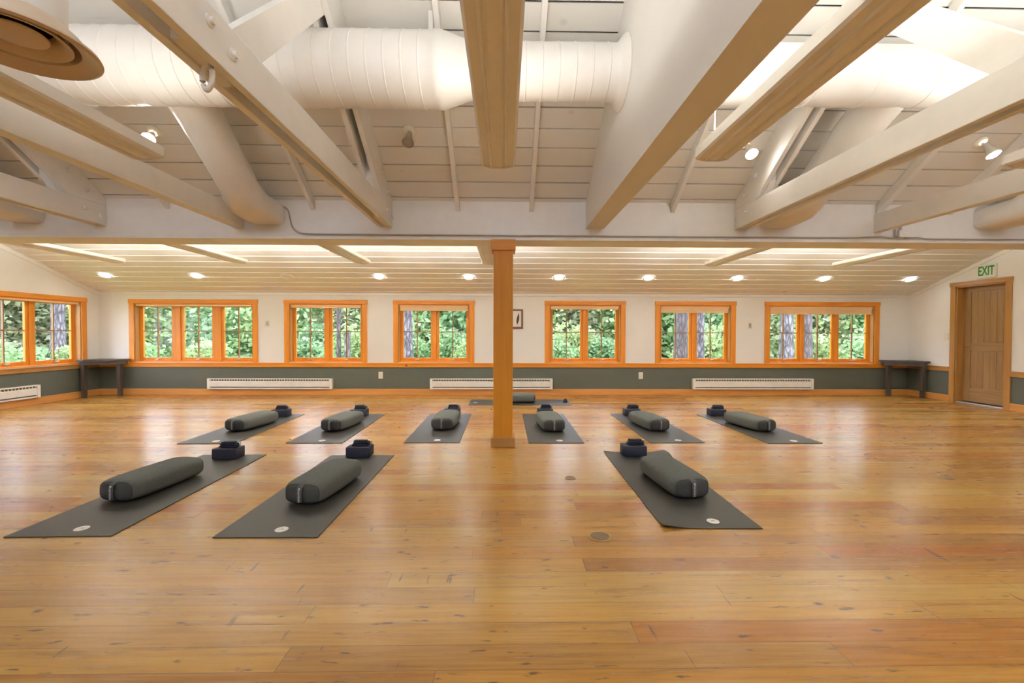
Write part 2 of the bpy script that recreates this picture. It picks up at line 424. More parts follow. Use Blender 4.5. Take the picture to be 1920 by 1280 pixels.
for k, (u0, u1) in enumerate(ADDED_SKYLIGHTS):  # these window objects are the added skylights, there only for light
    root = empty('window_%d' % (8+k), ((u0+u1)/2, (SY0+SY1)/2, zroof((SY0+SY1)/2))); root['kind'] = 'structure'
    bm = BM()
    for (x0, x1, ya, yb) in ((u0, u0+.05, SY0, SY1), (u1-.05, u1, SY0, SY1), (u0+.05, u1-.05, SY0, SY0+.05), (u0+.05, u1-.05, SY1-.05, SY1)):
        prism(bm, [(ya, zroof(ya)), (yb, zroof(yb)), (yb, zroof(yb)+.16), (ya, zroof(ya)+.16)], 'X', x0, x1)
    obj('window_frame', bm, M['trimwhite'], root)
    bm = BM(); prism(bm, [(SY0+.05, zroof(SY0+.05)+.10), (SY1-.05, zroof(SY1-.05)+.10), (SY1-.05, zroof(SY1-.05)+.105), (SY0+.05, zroof(SY0+.05)+.105)], 'X', u0+.05, u1-.05); obj('pane', bm, M['glass'], root)
# low ceiling: lapped boards, each board's near edge hanging a little below its neighbour
bm = BM(); y = YB+.1; w = .178
while y > G1-.1:
    y2 = y-w
    prism(bm, [(y, zlow(y)-.0), (y2, zlow(y2)-.010), (y2, zlow(y2)+.03), (y, zlow(y)+.03)], 'X', XL-.05, XR+.05)
    y = y2
struct('ceiling_shed', bm, M['boards'])
bm = BM(); prism(bm, [(YB+.25, zlow(YB+.25)+.03), (G0, zlow(G0)+.03), (G0, zlow(G0)+.13), (YB+.25, zlow(YB+.25)+.13)], 'X', XL-.25, XR+.25); struct('roof_shed', bm, M['dark'])

# trims
bm = BM(); box(bm, XL, XR, YB-.018, YB, ZW-.055, ZW+.01, .003); struct('trim_1', bm, M['trimwhite'])
for i, X in ((2, XL), (3, XR)):
    bm = BM(); d = .016 if X < 0 else -.016
    prism(bm, [(YB, zlow(YB)-.07), (G1, zlow(G1)-.07), (G1, zlow(G1)), (YB, zlow(YB))], 'X', min(X, X+d), max(X, X+d)); struct('trim_%d' % i, bm, M['trimwhite'])
def rail(name, spans, mk, T, lo, hi, th, lip=True):
    bm = BM()
    for a, b in spans:
        p, q = T(a, -th, lo), T(b, 0, hi); box(bm, *sorted((p[0], q[0])), *sorted((p[1], q[1])), lo, hi, .003)
        if lip:
            p, q = T(a, -th-.014, hi-.018), T(b, 0, hi+.006); box(bm, *sorted((p[0], q[0])), *sorted((p[1], q[1])), hi-.018, hi+.006, .003)
    return struct(name, bm, mk)
rail('trim_4', [(XL, XR)], M['pineX'], TB, .538, .618, .022)
rail('trim_5', [(YF, YB-.022)], M['jambY'], TL, .538, .618, .022)
rail('trim_6', [(YF, 6.80), (7.755, YB-.022)], M['jambY'], TR, .538, .618, .022)
rail('baseboard_back', [(XL, XR)], M['baseX'], TB, 0, .115, .018, False)
rail('baseboard_left', [(YF, YB-.018)], M['baseY'], TL, 0, .115, .018, False)
rail('baseboard_right', [(YF, 6.80), (7.755, YB-.018)], M['baseY'], TR, 0, .115, .018, False)

# ------------------------------------------------------------------ windows
def bx(bm, T, u0, u1, w0, w1, z0, z1, bev=.002):
    p, q = T(u0, w0, z0), T(u1, w1, z1)
    return box(bm, *sorted((p[0], q[0])), *sorted((p[1], q[1])), *sorted((z0, z1)), bev)
def window(idx, T, u0, u1, n, gap, blind, hz, horiz):
    base = T((u0+u1)/2, 0, .62)
    root = empty('window_%d' % idx, base); root['kind'] = 'structure'
    H_, V_ = M['pine'+horiz], M['pineZ']
    bm = BM(); bx(bm, T, u0-.008, u1+.008, -.026, .0, 1.765, 1.845, .003); obj('head_casing', bm, H_, root)
    for a in (u0, u1-CW):
        bm = BM(); bx(bm, T, a, a+CW, -.02, .0, .624, 1.765, .003); obj('side_casing', bm, V_, root)
    a, b = u0+CW, u1-CW
    bm = BM(); bx(bm, T, a, a+.018, 0, .2, WZ0, WZ1); bx(bm, T, b-.018, b, 0, .2, WZ0, WZ1); obj('jamb', bm, M['jambZ'], root)
    bm = BM(); bx(bm, T, a+.018, b-.018, 0, .2, WZ1-.018, WZ1); obj('head_jamb', bm, H_, root)
    bm = BM(); bx(bm, T, a+.018, b-.018, -.0, .22, WZ0-.004, WZ0+.016); obj('window_sill', bm, H_, root)
    m = .075-.018; gw = (b-a-.15-gap*(n-1))/n
    for i in range(n):
        g0 = a+.075+i*(gw+gap); g1 = g0+gw
        if i < n-1:
            bm = BM(); c = g1+gap/2; bx(bm, T, c-gap/2+.05, c+gap/2-.05, .085, .2, WZ0+.016, WZ1-.018, .003); obj('mullion', bm, V_, root)
        st = .05 if gap < .2 else .052
        lo, hi = .665, 1.745
        sash = BM()
        bx(sash, T, g0-.05, g0, .11, .15, lo, hi); bx(sash, T, g1, g1+.05, .11, .15, lo, hi)
        bx(sash, T, g0, g1, .11, .15, lo, lo+.05); bx(sash, T, g0, g1, .11, .15, hi-.04, hi)
        so = obj('sash', sash, V_, root)
        mu = BM(); c = (g0+g1)/2; bx(mu, T, c-.009, c+.009, .115, .145, lo+.05, hi-.04); bx(mu, T, g0, g1, .117, .143, 1.222, 1.240); obj('muntin', mu, M['doorZ'], so)
        gl = BM(); bx(gl, T, g0, g1, .129, .132, lo+.05, hi-.04, 0); obj('pane', gl, M['glass'], so)
        cr = BM(); bx(cr, T, c-.035, c+.035, .09, .11, lo-.004, lo+.016, .004)
        p, q = T(c-.01, .085, lo+.02), T(c+.045, .075, lo+.028); tube(cr, [p, q], .006, 8); obj('crank_handle', cr, M['metal'], so)
    # filler stiles at both sides so the sashes sit in a frame
    bm = BM(); bx(bm, T, a+.018, a+.026, .1, .17, WZ0+.016, WZ1-.018); bx(bm, T, b-.026, b-.018, .1, .17, WZ0+.016, WZ1-.018)
    bx(bm, T, a+.018, b-.018, .1, .17, WZ0+.016, .664); obj('frame', bm, V_, root)
    bl = BM(); bx(bl, T, a+.022, b-.03, .01, .055, 1.715, WZ1-.012, .004)
    bo = obj('blind', bl, M['blind'], root)
    if blind < 1.71:
        k = BM(); nf = max(1, int((1.715-blind)/.035))
        for j in range(nf):
            z1 = 1.715-(1.715-blind)*j/nf; z0 = 1.715-(1.715-blind)*(j+1)/nf
            bx(k, T, a+.026, b-.04, .018+.004*(j % 2), .046, z0+.001, z1, .003)
        obj('folded_cloth', k, M['blind'], bo)
    return root
for i, (a, b, n, gap, bz) in enumerate(WIN): window(i+1, TB, a, b, n, gap, bz, None, 'X')
window(7, TL, LW[0], LW[1], LW[2], LW[3], LW[4], None, 'Y')

# ------------------------------------------------------------------ door on the right wall
root = empty('door_1', (XR, 7.28, 0)); root['kind'] = 'structure'
bm = BM(); bx(bm, TR, 6.79, 7.765, -.028, 0, 2.055, 2.13, .003); obj('head_casing', bm, M['jambY'], root)
for a in (6.80, 7.665):
    bm = BM(); bx(bm, TR, a, a+.09, -.022, 0, 0, 2.055, .003); obj('side_casing', bm, M['jambZ'], root)
bm = BM(); bx(bm, TR, 6.89, 6.91, 0, .2, 0, 2.055); bx(bm, TR, 7.645, 7.665, 0, .2, 0, 2.055); bx(bm, TR, 6.91, 7.645, 0, .2, 2.035, 2.055); obj('jamb', bm, M['jambZ'], root)
bm = BM()
lw0, lw1 = .125, .165
bx(bm, TR, 6.912, 7.02, lw0, lw1, .035, 2.033); bx(bm, TR, 7.535, 7.643, lw0, lw1, .035, 2.033)
leaf = obj('door_leaf', bm, M['doorZ'], root)
bm = BM()
for z0, z1 in ((.035, .27), (.93, 1.06), (1.955, 2.033)): bx(bm, TR, 7.02, 7.535, lw0, lw1, z0, z1)
obj('rail', bm, M['doorY'], leaf)
for z0, z1 in ((.27, .93), (1.06, 1.955)):
    bm = BM(); bx(bm, TR, 7.02, 7.535, lw0+.014, lw1-.01, z0, z1, 0)
    for j in range(5):
        bx(bm, TR, 7.035+j*.0985, 7.035+j*.0985+.095, lw0+.010, lw1-.01, z0+.018, z1-.018, .002)
    obj('door_panel', bm, M['doorZ'], leaf)
bm = BM(); c = TR(7.60, lw0, 1.0)
lathe(bm, [(.026, 0), (.026, -.006), (.010, -.010), (.010, -.035)], c, 18, 'X'); tube(bm, [(c[0]-.032, c[1]+.005, c[2]), (c[0]-.036, c[1]-.05, c[2]), (c[0]-.034, c[1]-.10, c[2]-.004)], [.009, .009, .007], 10)
obj('door_handle', bm, M['brass'], leaf, True)
bm = BM(); bx(bm, TR, 6.91, 7.645, -.0, .2, 0, .022, .004); obj('threshold', bm, M['metal'], root)
bm = BM(); bx(bm, TR, 6.7, 7.9, .24, .3, -.1, 2.3, 0); struct('wall_hall', bm, M['dark'])

# exit sign
root = empty('exit_sign', (XR-.02, 7.165, 2.15))
bm = BM(); box(bm, XR-.035, XR-.002, 7.02, 7.31, 2.15, 2.375, .006); obj('sign_box', bm, M['plastic'], root)
def text(name, s, mat, parent, loc, rot, size, sx=1, ext=.001):
    cu = bpy.data.curves.new(name, 'FONT'); cu.body = s; cu.size = size; cu.extrude = ext; cu.align_x = 'CENTER'; cu.align_y = 'CENTER'; cu.offset = .004
    tmp = bpy.data.objects.new(name, cu); me = bpy.data.meshes.new_from_object(tmp); bpy.data.objects.remove(tmp); bpy.data.curves.remove(cu); me.name = name
    me.materials.clear(); me.materials.append(mat); o = bpy.data.objects.new(name, me); COL.objects.link(o)
    o.parent = parent; o.location = Vector(loc)-(rootloc(parent) if parent and not parent.get('_loc') else Vector((0, 0, 0))); o.rotation_euler = rot; o.scale = (sx, 1, 1)
    return o
t = text('lettering', 'EXIT', M['exitgreen'], root, (XR-.0365, 7.165, 2.262), (math.pi/2, 0, -math.pi/2), .215, .56, .002); 
tag(root, 'white exit sign with green capital letters above the wooden door', 'exit sign')

# ------------------------------------------------------------------ wall fittings
def outlet(c, T, w, h, label, name, cat, slots):
    root = empty(name, T(c[0], 0, c[1]-h/2))
    bm = BM(); bx(bm, T, c[0]-w/2, c[0]+w/2, -.008, 0, c[1]-h/2, c[1]+h/2, .003); obj('cover_plate', bm, M['plastic'], root)
    if slots == 'outlet':
        for dz in (-.022, .022):
            bm = BM(); bx(bm, T, c[0]-.016, c[0]+.016, -.010, -.007, c[1]+dz-.014, c[1]+dz+.014, .004)
            s_ = obj('socket', bm, M['plastic'], root)
            bm = BM()
            for du in (-.006, .006): bx(bm, T, c[0]+du-.0012, c[0]+du+.0012, -.0106, -.009, c[1]+dz-.004, c[1]+dz+.006, 0)
            obj('slot', bm, M['ink'], s_)
    elif slots == 'switch':
        bm = BM(); bx(bm, T, c[0]-.012, c[0]+.012, -.013, -.007, c[1]-.022, c[1]+.022, .002); obj('switch_toggle', bm, M['plastic'], root)
    else:
        bm = BM(); bx(bm, T, c[0]-w*.25, c[0]+w*.25, -.022, -.007, c[1]-h*.30, c[1]+h*.30, .003); obj('thermostat_dial', bm, M['metal'], root)
    tag(root, label, cat); return root
outlet((-2.42, .38), TB, .085, .135, 'ivory outlet on the green wainscot under the narrow white wall left of the tree-trunk window', 'wall_outlet', 'outlet', 'outlet')
outlet((2.69, .38), TB, .085, .135, 'ivory outlet on the green wainscot right of the post', 'wall_outlet', 'outlet', 'outlet')
outlet((-4.61, 1.385), TB, .085, .135, 'small beige thermostat on white wall right of the left three-sash window', 'thermostat', 'thermostat', 'dial')
outlet((4.85, 1.375), TB, .085, .135, 'small white thermostat on wall left of the right three-sash window', 'thermostat', 'thermostat', 'dial')
outlet((7.83, 1.165), TR, .085, .13, 'ivory light switch on the white wall beside the wooden door', 'light_switch', 'switch', 'switch')

# framed feather print behind the post
root = empty('framed_picture', (.19, YB, 1.30))
fx0, fx1, fz0, fz1 = .02, .36, 1.30, 1.68
bm = BM()
for q in ((fx0, fx1, fz0, fz0+.035), (fx0, fx1, fz1-.035, fz1), (fx0, fx0+.035, fz0+.035, fz1-.035), (fx1-.035, fx1, fz0+.035, fz1-.035)): box(bm, q[0], q[1], YB-.025, YB-.001, q[2], q[3], .003)
obj('frame', bm, M['frame'], root)
bm = BM(); box(bm, fx0+.03, fx1-.03, YB-.012, YB-.004, fz0+.03, fz1-.03); obj('print_paper', bm, M['paper'], root)
bm = BM(); P = []
for k in range(9):
    t = k/8; w_ = .026*math.sin(math.pi*min(1, t*1.02))**.8*(1-.35*t)+.002; P.append((t, w_))
pts = [(.245-w_+.03*t, 1.38+.22*t) for t, w_ in P] + [(.245+w_+.03*t, 1.38+.22*t) for t, w_ in reversed(P)]
prism(bm, pts, 'Y', YB-.0145, YB-.0125); box(bm, .240, .245, YB-.0145, YB-.0125, 1.345, 1.39); obj('feather_drawing', bm, M['ink'], root)
tag(root, 'small framed print of a dark feather on white paper, half behind the post', 'picture')

# baseboard heaters
def heater(T, u0, u1, z0, z1, label):
    root = empty('baseboard_heater', T((u0+u1)/2, 0, z0))
    bm = BM(); bx(bm, T, u0+.02, u1-.02, -.075, -.001, z0+.045, z1-.055, .004); bx(bm, T, u0+.02, u1-.02, -.07, -.001, z1-.02, z1, .004); bx(bm, T, u0+.02, u1-.02, -.02, -.001, z0+.01, z1-.005); bx(bm, T, u0+.02, u1-.02, -.07, -.001, z0, z0+.025, .004)
    obj('front_cover', bm, M['heater'], root)
    bm = BM(); bx(bm, T, u0+.02, u1-.02, -.05, -.021, z0+.02, z0+.05); bx(bm, T, u0+.02, u1-.02, -.05, -.021, z1-.06, z1-.015); obj('slot', bm, M['heaterdark'], root)
    n = int((u1-u0-.12)/.05); du = (u1-u0-.12)/n; pl = [(u0+.06, z1-.056), (u0+.06, z1-.022)]
    for k in range(n):
        c_ = u0+.06+k*du; pl += [(c_+.004, z1-.022), (c_+.004, z1-.050), (c_+du-.004, z1-.050), (c_+du-.004, z1-.022)]
    pl += [(u1-.06, z1-.022), (u1-.06, z1-.056)]
    p, q = T(u0, -.062, 0), T(u0, -.052, 0); bm = BM()
    if T is TB: prism(bm, pl, 'Y', p[1], q[1])
    else: prism(bm, pl, 'X', p[0], q[0])
    obj('louver', bm, M['heater'], root)
    for a in (u0, u1-.05):
        bm = BM(); bx(bm, T, a, a+.05, -.08, -.001, z0, z1, .005); obj('end_cap', bm, M['heater'], root)
    tag(root, label, 'heater')
heater(TB, -5.73, -3.34, .115, .32, 'long white baseboard heater below the left three-sash window')
heater(TB, -1.45, .94, .115, .32, 'long white baseboard heater running behind the wooden post')
heater(TB, 3.70, 6.10, .115, .325, 'long white baseboard heater below the right three-sash window')
heater(TL, 5.0, 7.43, .115, .325, 'white baseboard heater on the left wall below its window')

# corner tables
def corner_table(sgn, label):
    cx = XL+.035 if sgn > 0 else XR-.035; cy = YB-.04
    root = empty('corner_table', (cx+sgn*.3, cy-.25, 0))
    P = lambda a, b: (cx+sgn*a, cy-b)
    poly = [P(0, 0), P(.60, 0), P(.60, .10), P(.47, .22), P(.33, .33), P(.12, .46), P(0, .46)]
    bm = BM(); prism(bm, poly, 'Z', .665, .70)
    bmesh.ops.bevel(bm, geom=[e for e in bm.edges if abs(e.verts[0].co.z-e.verts[1].co.z) < 1e-5], offset=.006, segments=2, affect='EDGES')
    obj('tabletop', bm, M['darkwoodX'], root)
    pin = [P(.02, .02), P(.56, .02), P(.56, .09), P(.44, .20), P(.30, .30), P(.11, .42), P(.02, .42)]
    bm = BM(); prism(bm, pin, 'Z', .60, .666); obj('apron', bm, M['darkwoodX'], root)
    for a, b in ((.065, .375), (.475, .10)):
        x, y = P(a, b); bm = BM()
        s = .036
        loft(bm, [[(x-s*k, y-s*k, z), (x+s*k, y-s*k, z), (x+s*k, y+s*k, z), (x-s*k, y+s*k, z)] for z, k in ((0, .72), (.02, .8), (.14, .8), (.15, 1), (.60, 1))])
        obj('leg', bm, M['darkwoodZ'], root)
    tag(root, label, 'table')
corner_table(1, 'dark stained corner table between the left wall window and the back wall')
corner_table(-1, 'dark stained corner table in the corner near the wooden door')

# ------------------------------------------------------------------ girder, post
bm = BM(); box(bm, XL, XR, G0, G1, GZ+.03, zlow(G0)+.02, .004); box(bm, XL, XR, G0-.012, G1+.012, GZ, GZ+.035, .003)
o = obj('girder', bm, M['beam'])
tag(o, 'long white painted girder spanning the whole room on top of the post', 'beam', kind='thing')
PX0, PX1, PY0, PY1 = -.118, .088, 4.625, 4.83
root = empty('support_post', ((PX0+PX1)/2, (PY0+PY1)/2, 0))
bm = BM(); box(bm, PX0, PX1, PY0, PY1, 0, 2.16, .006); obj('shaft', bm, M['postZ'], root)
bm = BM(); box(bm, PX0-.025, PX1+.025, PY0-.03, PY1+.03, 0, .095, .004); obj('base_trim', bm, M['jambX'], root)
bm = BM(); box(bm, PX0-.026, PX1+.026, PY0-.028, PY1+.028, 2.075, 2.187, .004); obj('cap_trim', bm, M['postX'], root)
tag(root, 'square orange-brown wooden post holding up the girder in mid room', 'post')

# drywall header wall right of the post
bm = BM(); prism(bm, [(G0, 2.315), (YF, 2.315), (YF, zroof(YF)+.02), (RY, zroof(RY)+.02), (G0, zroof(G0)+.02)], 'X', .86, 1.052)
struct('wall_header', bm, M['white'])

# ------------------------------------------------------------------ rafters
ORD = ['first', 'second', 'third', 'fourth', 'fifth', 'sixth', 'seventh', 'eighth', 'ninth']
def rafter(x, label, w=.042, d=.11):
    bm = BM(); b = G0-.0
    prism(bm, [(b, zroof(b)-d), (RY+.05, zroof(RY+.05)-d), (RY+.05, zroof(RY+.05)-.001), (b, zroof(b)-.001)], 'X', x-w/2, x+w/2)
    bmesh.ops.bevel(bm, geom=bm.edges[:], offset=.003, segments=1, affect='EDGES')
    tag(obj('rafter', bm, M['beam']), label, 'rafter', 'sloping white rafters under the roof boards')
for i, x in enumerate((.28, -.50, -2.02, -2.62, -3.53, -5.03, -5.80, -6.56)):
    rafter(x, 'sloping white rafter, %s to the left of the drywall header' % ORD[i])
for i, x in enumerate((1.79, 3.27, 4.02, 4.80, 5.57, 6.33)):
    rafter(x, 'sloping white rafter, %s to the right of the drywall header' % ORD[i], .06 if i > 1 else .042)

# ------------------------------------------------------------------ roof trusses
def bolt(bm, x, y, z, sgn): lathe(bm, [(.026, 0), (.026, sgn*.006), (.015, sgn*.007), (.015, sgn*.022)], (x, y, z), 12, 'X')
def truss(x0, face, label, feet=True, ring=False):
    root = empty('roof_truss', (x0, 4.6, 2.315))
    t, hw = .04, .07
    for s in (-1, 1):
        xa, xb = sorted((x0+s*hw, x0+s*(hw-t)))
        bm = BM(); box(bm, xa, xb, YF, G0-.001, 2.315, 2.52, .004); obj('tie_plank', bm, M['beam'], root)
        c = lambda y: zroof(y)-.345
        yb = G0-(2.521-2.255)/SL
        bm = BM(); prism(bm, [(G0-.001, 2.521), (G0-.001, zroof(G0)-.002), (RY, zroof(RY)-.002), (RY, c(RY)), (yb, 2.521)], 'X', xa, xb)
        obj('top_chord', bm, M['beam'], root)
    bm = BM(); bz = 4.10
    prism(bm, [(G0-.002, 2.33), (G0-.002, zroof(G0)-.02), (bz, zroof(bz)-.10), (bz, zroof(bz)-.34), (4.35, 2.33)], 'X', x0-.029, x0+.029); obj('heel_block', bm, M['beam'], root)
    bm = BM(); box(bm, x0-.029, x0+.029, 1.72, 2.0, 2.325, 2.51, .003); obj('spacer_block', bm, M['beam'], root)
    A, B = Vector((0, 1.80, 2.30)), Vector((0, 3.08, 3.62)); d = (B-A).normalized(); n = Vector((0, -d.z, d.y))*.088
    bm = BM(); prism(bm, [tuple((A+n).yz), tuple((B+n).yz), tuple((B-n).yz), tuple((A-n).yz)], 'X', x0-.028, x0+.028)
    bmesh.ops.translate(bm, verts=bm.verts[:], vec=(0, .14, .06))
    obj('diagonal_web', bm, M['beam'], root)
    for y, z in [(1.80, 2.45), (1.95, 2.41)] + ([(4.27, 2.75), (4.46, 2.62), (4.43, 2.44), (4.60, 2.40)] if feet else [(4.3, 2.72), (4.5, 2.42)]):
        bm = BM(); bolt(bm, x0+face*hw, y, z, face); obj('bolt', bm, M['beam'], root, True)
    tag(root, label, 'truss'); return root
truss(-1.26, 1, 'white bolted timber truss next left of the post, with an eye loop under its tie')
truss(2.525, -1, 'white bolted timber truss to the right of the drywall header')
truss(-4.235, 1, 'white bolted timber truss with triangular gap at the left end of the girder')
def tie(x0, hw, label):
    bm = BM(); box(bm, x0-hw, x0+hw, YF, G0-.001, 2.30, 2.49, .004); tag(obj('ceiling_tie', bm, M['beam']), label, 'tie beam')
tie(-2.79, .05, 'plain white horizontal tie beam running behind the left hanging light')
tie(4.01, .04, 'plain white horizontal tie beam above the small junction box at right')
# eye loop
bm = BM(); P = [(-1.26, 1.89+.028*math.cos(a), 2.282+.058*math.sin(a)) for a in [2*math.pi*k/20 for k in range(21)]]
tube(bm, P, .011, 10, False); lathe(bm, [(.014, 0), (.014, .02)], (-1.26, 1.89, 2.33), 12)
bmesh.ops.rotate(bm, verts=bm.verts[:], cent=(-1.26, 1.89, 2.3), matrix=Matrix.Rotation(1.25, 3, 'Z'))
tag(obj('eye_loop', bm, M['beam'], None, True), 'white oval eye loop hanging under the truss tie', 'hook')

# ------------------------------------------------------------------ ducts
DY, DZ = 3.24, 3.115
def ringed(x0, x1, r, step=.118):
    prof = [(r, x0)]; x = x0+step/2
    while x < x1-.02:
        prof += [(r, x-.007), (r+.004, x-.003), (r+.004, x+.003), (r, x+.007)]; x += step
    prof.append((r, x1)); return prof
def branch(bm, x, r0=.165):
    P = bez([(x+.03, 3.22, 3.12), (x+.02, 3.55, 2.965), (x, 4.0, 2.665), (x-.015, 4.22, 2.515)], 6) + [Vector((x-.02, 4.33, 2.462)), Vector((x-.025, 4.50, 2.45)), Vector((x-.03, G0-.001, 2.45))]
    n = len(P); rings = []; m = 32
    for i, p in enumerate(P):
        t = (P[min(i+1, n-1)]-P[max(i-1, 0)]).normalized(); sd = Vector((1, 0, 0)); u = sd.cross(t).normalized()
        f = max(0, (i-(n-7))/6); ex = 1-.55*f; ra, rb = r0+.022*f, r0-.05*f
        rings.append([p+sd*ra*math.copysign(abs(math.cos(2*math.pi*k/m))**ex, math.cos(2*math.pi*k/m))+u*rb*math.copysign(abs(math.sin(2*math.pi*k/m))**ex, math.sin(2*math.pi*k/m)) for k in range(m)])
    loft(bm, rings); return bm
root = empty('air_duct', (-2.5, DY, DZ))
bm = BM(); lathe(bm, ringed(-6.2, -.51, .25) + [(.256, -.50), (.256, -.46), (.25, -.44), (.195, -.27)] + ringed(-.27, .80, .19)[1:] + [(.20, .812), (.235, .838), (.255, .858)], (0, DY, DZ), 48, 'X')
obj('main_pipe', bm, M['duct'], root, True)
for x in (-2.47, -4.95):
    bm = BM(); branch(bm, x); obj('branch_pipe', bm, M['duct'], root, True)
for x in (-.545, -3.9):
    bm = BM(); box(bm, x-.016, x+.016, DY-.004, DY+.004, DZ+.24, zroof(DY)-.02); obj('hanger_strap', bm, M['duct'], root)
tag(root, 'large round white air duct with ribbed seams crossing the room left of the header', 'air duct')
root = empty('air_duct', (3.0, DY, DZ))
bm = BM(); lathe(bm, [(.27, 1.054), (.25, 1.10), (.205, 1.18)] + ringed(1.18, 6.6, .205, .42)[1:], (0, DY, DZ), 48, 'X'); obj('main_pipe', bm, M['duct'], root, True)
for x in (2.93, 5.28):
    bm = BM(); branch(bm, x); obj('branch_pipe', bm, M['duct'], root, True)
tag(root, 'large round white air duct crossing the bright bays right of the header', 'air duct')

# ceiling diffuser at upper left
c = (-1.84, 1.70, 2.28); R = .240
root = empty('air_diffuser', c)
bm = BM(); lathe(bm, [(.137, .05), (.137, zroof(1.7)-c[2]-.02)], c, 40, cap=False); obj('neck_pipe', bm, M['duct'], root, True)
def ringshell(prof):
    b = BM(); lathe(b, prof, c, 56, cap=False); return b
obj('outer_ring', ringshell([(.137, .10), (.166, .055), (.174, .026), (.20, .010), (R-.012, -.003), (R, .003), (R-.005, .014), (R-.03, .03), (.176, .07), (.137, .105)]), M['diffuser'], root, True)
obj('middle_ring', ringshell([(.095, .075), (.108, .055), (.146, .026), (.153, .026), (.152, .034), (.112, .065), (.095, .082)]), M['diffuser'], root, True)
b = BM(); lathe(b, [(.0005, .030), (.06, .032), (.084, .036), (.088, .041), (.082, .046), (.02, .056), (.0005, .056)], c, 48); obj('center_disc', b, M['diffuser'], root, True)
b = BM(); lathe(b, [(.135, .095), (.135, .10)], c, 40); obj('throat_shade', b, M['inkblack'], root)  # black disc across the neck, painted in for the shade inside the duct
b = BM()
for k in range(4):
    a = k*math.pi/2+.5; tube(b, [(c[0]+.02*math.cos(a), c[1]+.02*math.sin(a), c[2]+.062), (c[0]+.13*math.cos(a), c[1]+.13*math.sin(a), c[2]+.092)], .006, 8)
obj('bracket', b, M['inkblack'], root)
tag(root, 'round cream ceiling air diffuser with stepped rings at the upper left', 'air diffuser')

# ------------------------------------------------------------------ hanging linear lights
def linear(x, y0, y1, z, w, tube_mat, label, cables, ztopf=zroof, deep=True):
    root = empty('linear_light', (x, (y0+y1)/2, z)); h = w/2; t = .088 if deep else .062
    prof = [(-h, t), (-h, .026), (-h+.014, .014), (-.060, .014), (-.053, .002), (-.046, .002), (-.040, .012), (-.024, .004), (.024, .004), (.040, .012), (.046, .002), (.053, .002), (.060, .014), (h-.014, .014), (h, .026), (h, t), (h-.006, t+.004), (h-.010, t), (h-.014, .036), (.05, .026), (-.05, .026), (-h+.014, .036), (-h+.010, t), (-h+.006, t+.004)]
    bm = BM(); prism(bm, [(x+a, z+b) for a, b in prof], 'Y', y0, y1); obj('housing', bm, M['trimwhite'], root)
    for y, s in ((y0, -1), (y1, 1)):
        bm = BM(); prism(bm, [(x-h, z+.024), (x-h+.014, z+.012), (x-.05, z), (x+.05, z), (x+h-.014, z+.012), (x+h, z+.024), (x+h, z+t), (x-h, z+t)], 'Y', min(y, y+s*.014), max(y, y+s*.014)); obj('end_cap', bm, M['trimwhite'], root)
    zt = .044 if deep else .058
    for dx in (-.04, .04):
        bm = BM(); tube(bm, [(x+dx, y0+.04, z+zt), (x+dx, y1-.03, z+zt)], .012, 10); obj('tube', bm, tube_mat, root, True)
    for y in cables:
        bm = BM(); tube(bm, bez([(x-h*.8, y, z+t), (x-h*.8+.006, y, z+t+(ztopf(y)-z)*.35), (x-h*.8-.012, y, z+t+(ztopf(y)-z)*.6), (x-h*.8, y, ztopf(y)-.001)], 5), .004, 6); obj('hanger_cable', bm, M['trimwhite'], root)
    tag(root, label, 'hanging light', 'linear hanging lights'); return root
linear(-.047, -2.5, 3.10, 2.36, .235, M['tube_mid'], 'hanging linear light pointing at the post, centre of the ceiling', (.8, -2))
linear(1.41, -2.5, 2.96, 2.37, .235, M['tube_bright'], 'hanging linear light just right of the drywall header', (2.75, .8, -2))
linear(-2.42, -2.5, 3.00, 2.36, .235, M['tube_soft'], 'hanging linear light above the left half, beside the round diffuser', (.8, -2))
linear(3.62, -2.5, 3.03, 2.37, .235, M['tube_bright'], 'hanging linear light whose tip shows at the right edge above the tie beam', (.8, -2))
for x, lab in ((-5.68, 'short linear light under the low ceiling by the left wall'), (-3.90, 'short linear light under the low ceiling, second from the left wall'), (-2.10, 'short linear light under the low ceiling, third from the left wall'),
               (-.225, 'short linear light under the low ceiling just left of the post top'), (3.11, 'short linear light under the low ceiling, first to the right of the post'), (5.05, 'short linear light under the low ceiling, nearest the door')):
    linear(x, 5.02, 6.52, 2.215, .225, M['tube_low'], lab, (5.1,), zlow, False)

# recessed downlights
for i, x in enumerate((-7.10, -5.50, -3.89, -2.26, -.65, .98, 2.61, 4.24, 5.84, 7.43)):
    y = 7.90; z = zlow(y)-.012; root = empty('recessed_light', (x, y, z))
    b = BM(); lathe(b, [(.075, 0), (.105, -.004), (.110, -.009), (.108, -.014), (.085, -.012), (.075, -.004)], (0, 0, 0), 28, cap=False); R_ = Matrix.Rotation(-math.atan(SLW), 3, 'X')
    bmesh.ops.rotate(b, verts=b.verts[:], cent=(0, 0, 0), matrix=R_); obj('trim_ring', b, M['trimwhite'], root, True, world=False)
    b = BM(); lathe(b, [(.001, -.014), (.05, -.012), (.082, -.006), (.082, .0), (.001, .0)], (0, 0, 0), 28); bmesh.ops.rotate(b, verts=b.verts[:], cent=(0, 0, 0), matrix=R_)
    obj('lens', b, M['trimwhite'] if i == 2 else M['down'], root, True, world=False)
    names = ['by the left wall', 'second from the left wall', 'the only dark one, third from the left', 'fourth from the left wall', 'just left of the post', 'just right of the post', 'second to the right of the post', 'third to the right of the post', 'second from the door wall', 'nearest the door wall']
    tag(root, '%s round recessed light in the low ceiling, %s' % ('unlit' if i == 2 else 'glowing', names[i]), 'recessed light', 'recessed lights in the low ceiling')

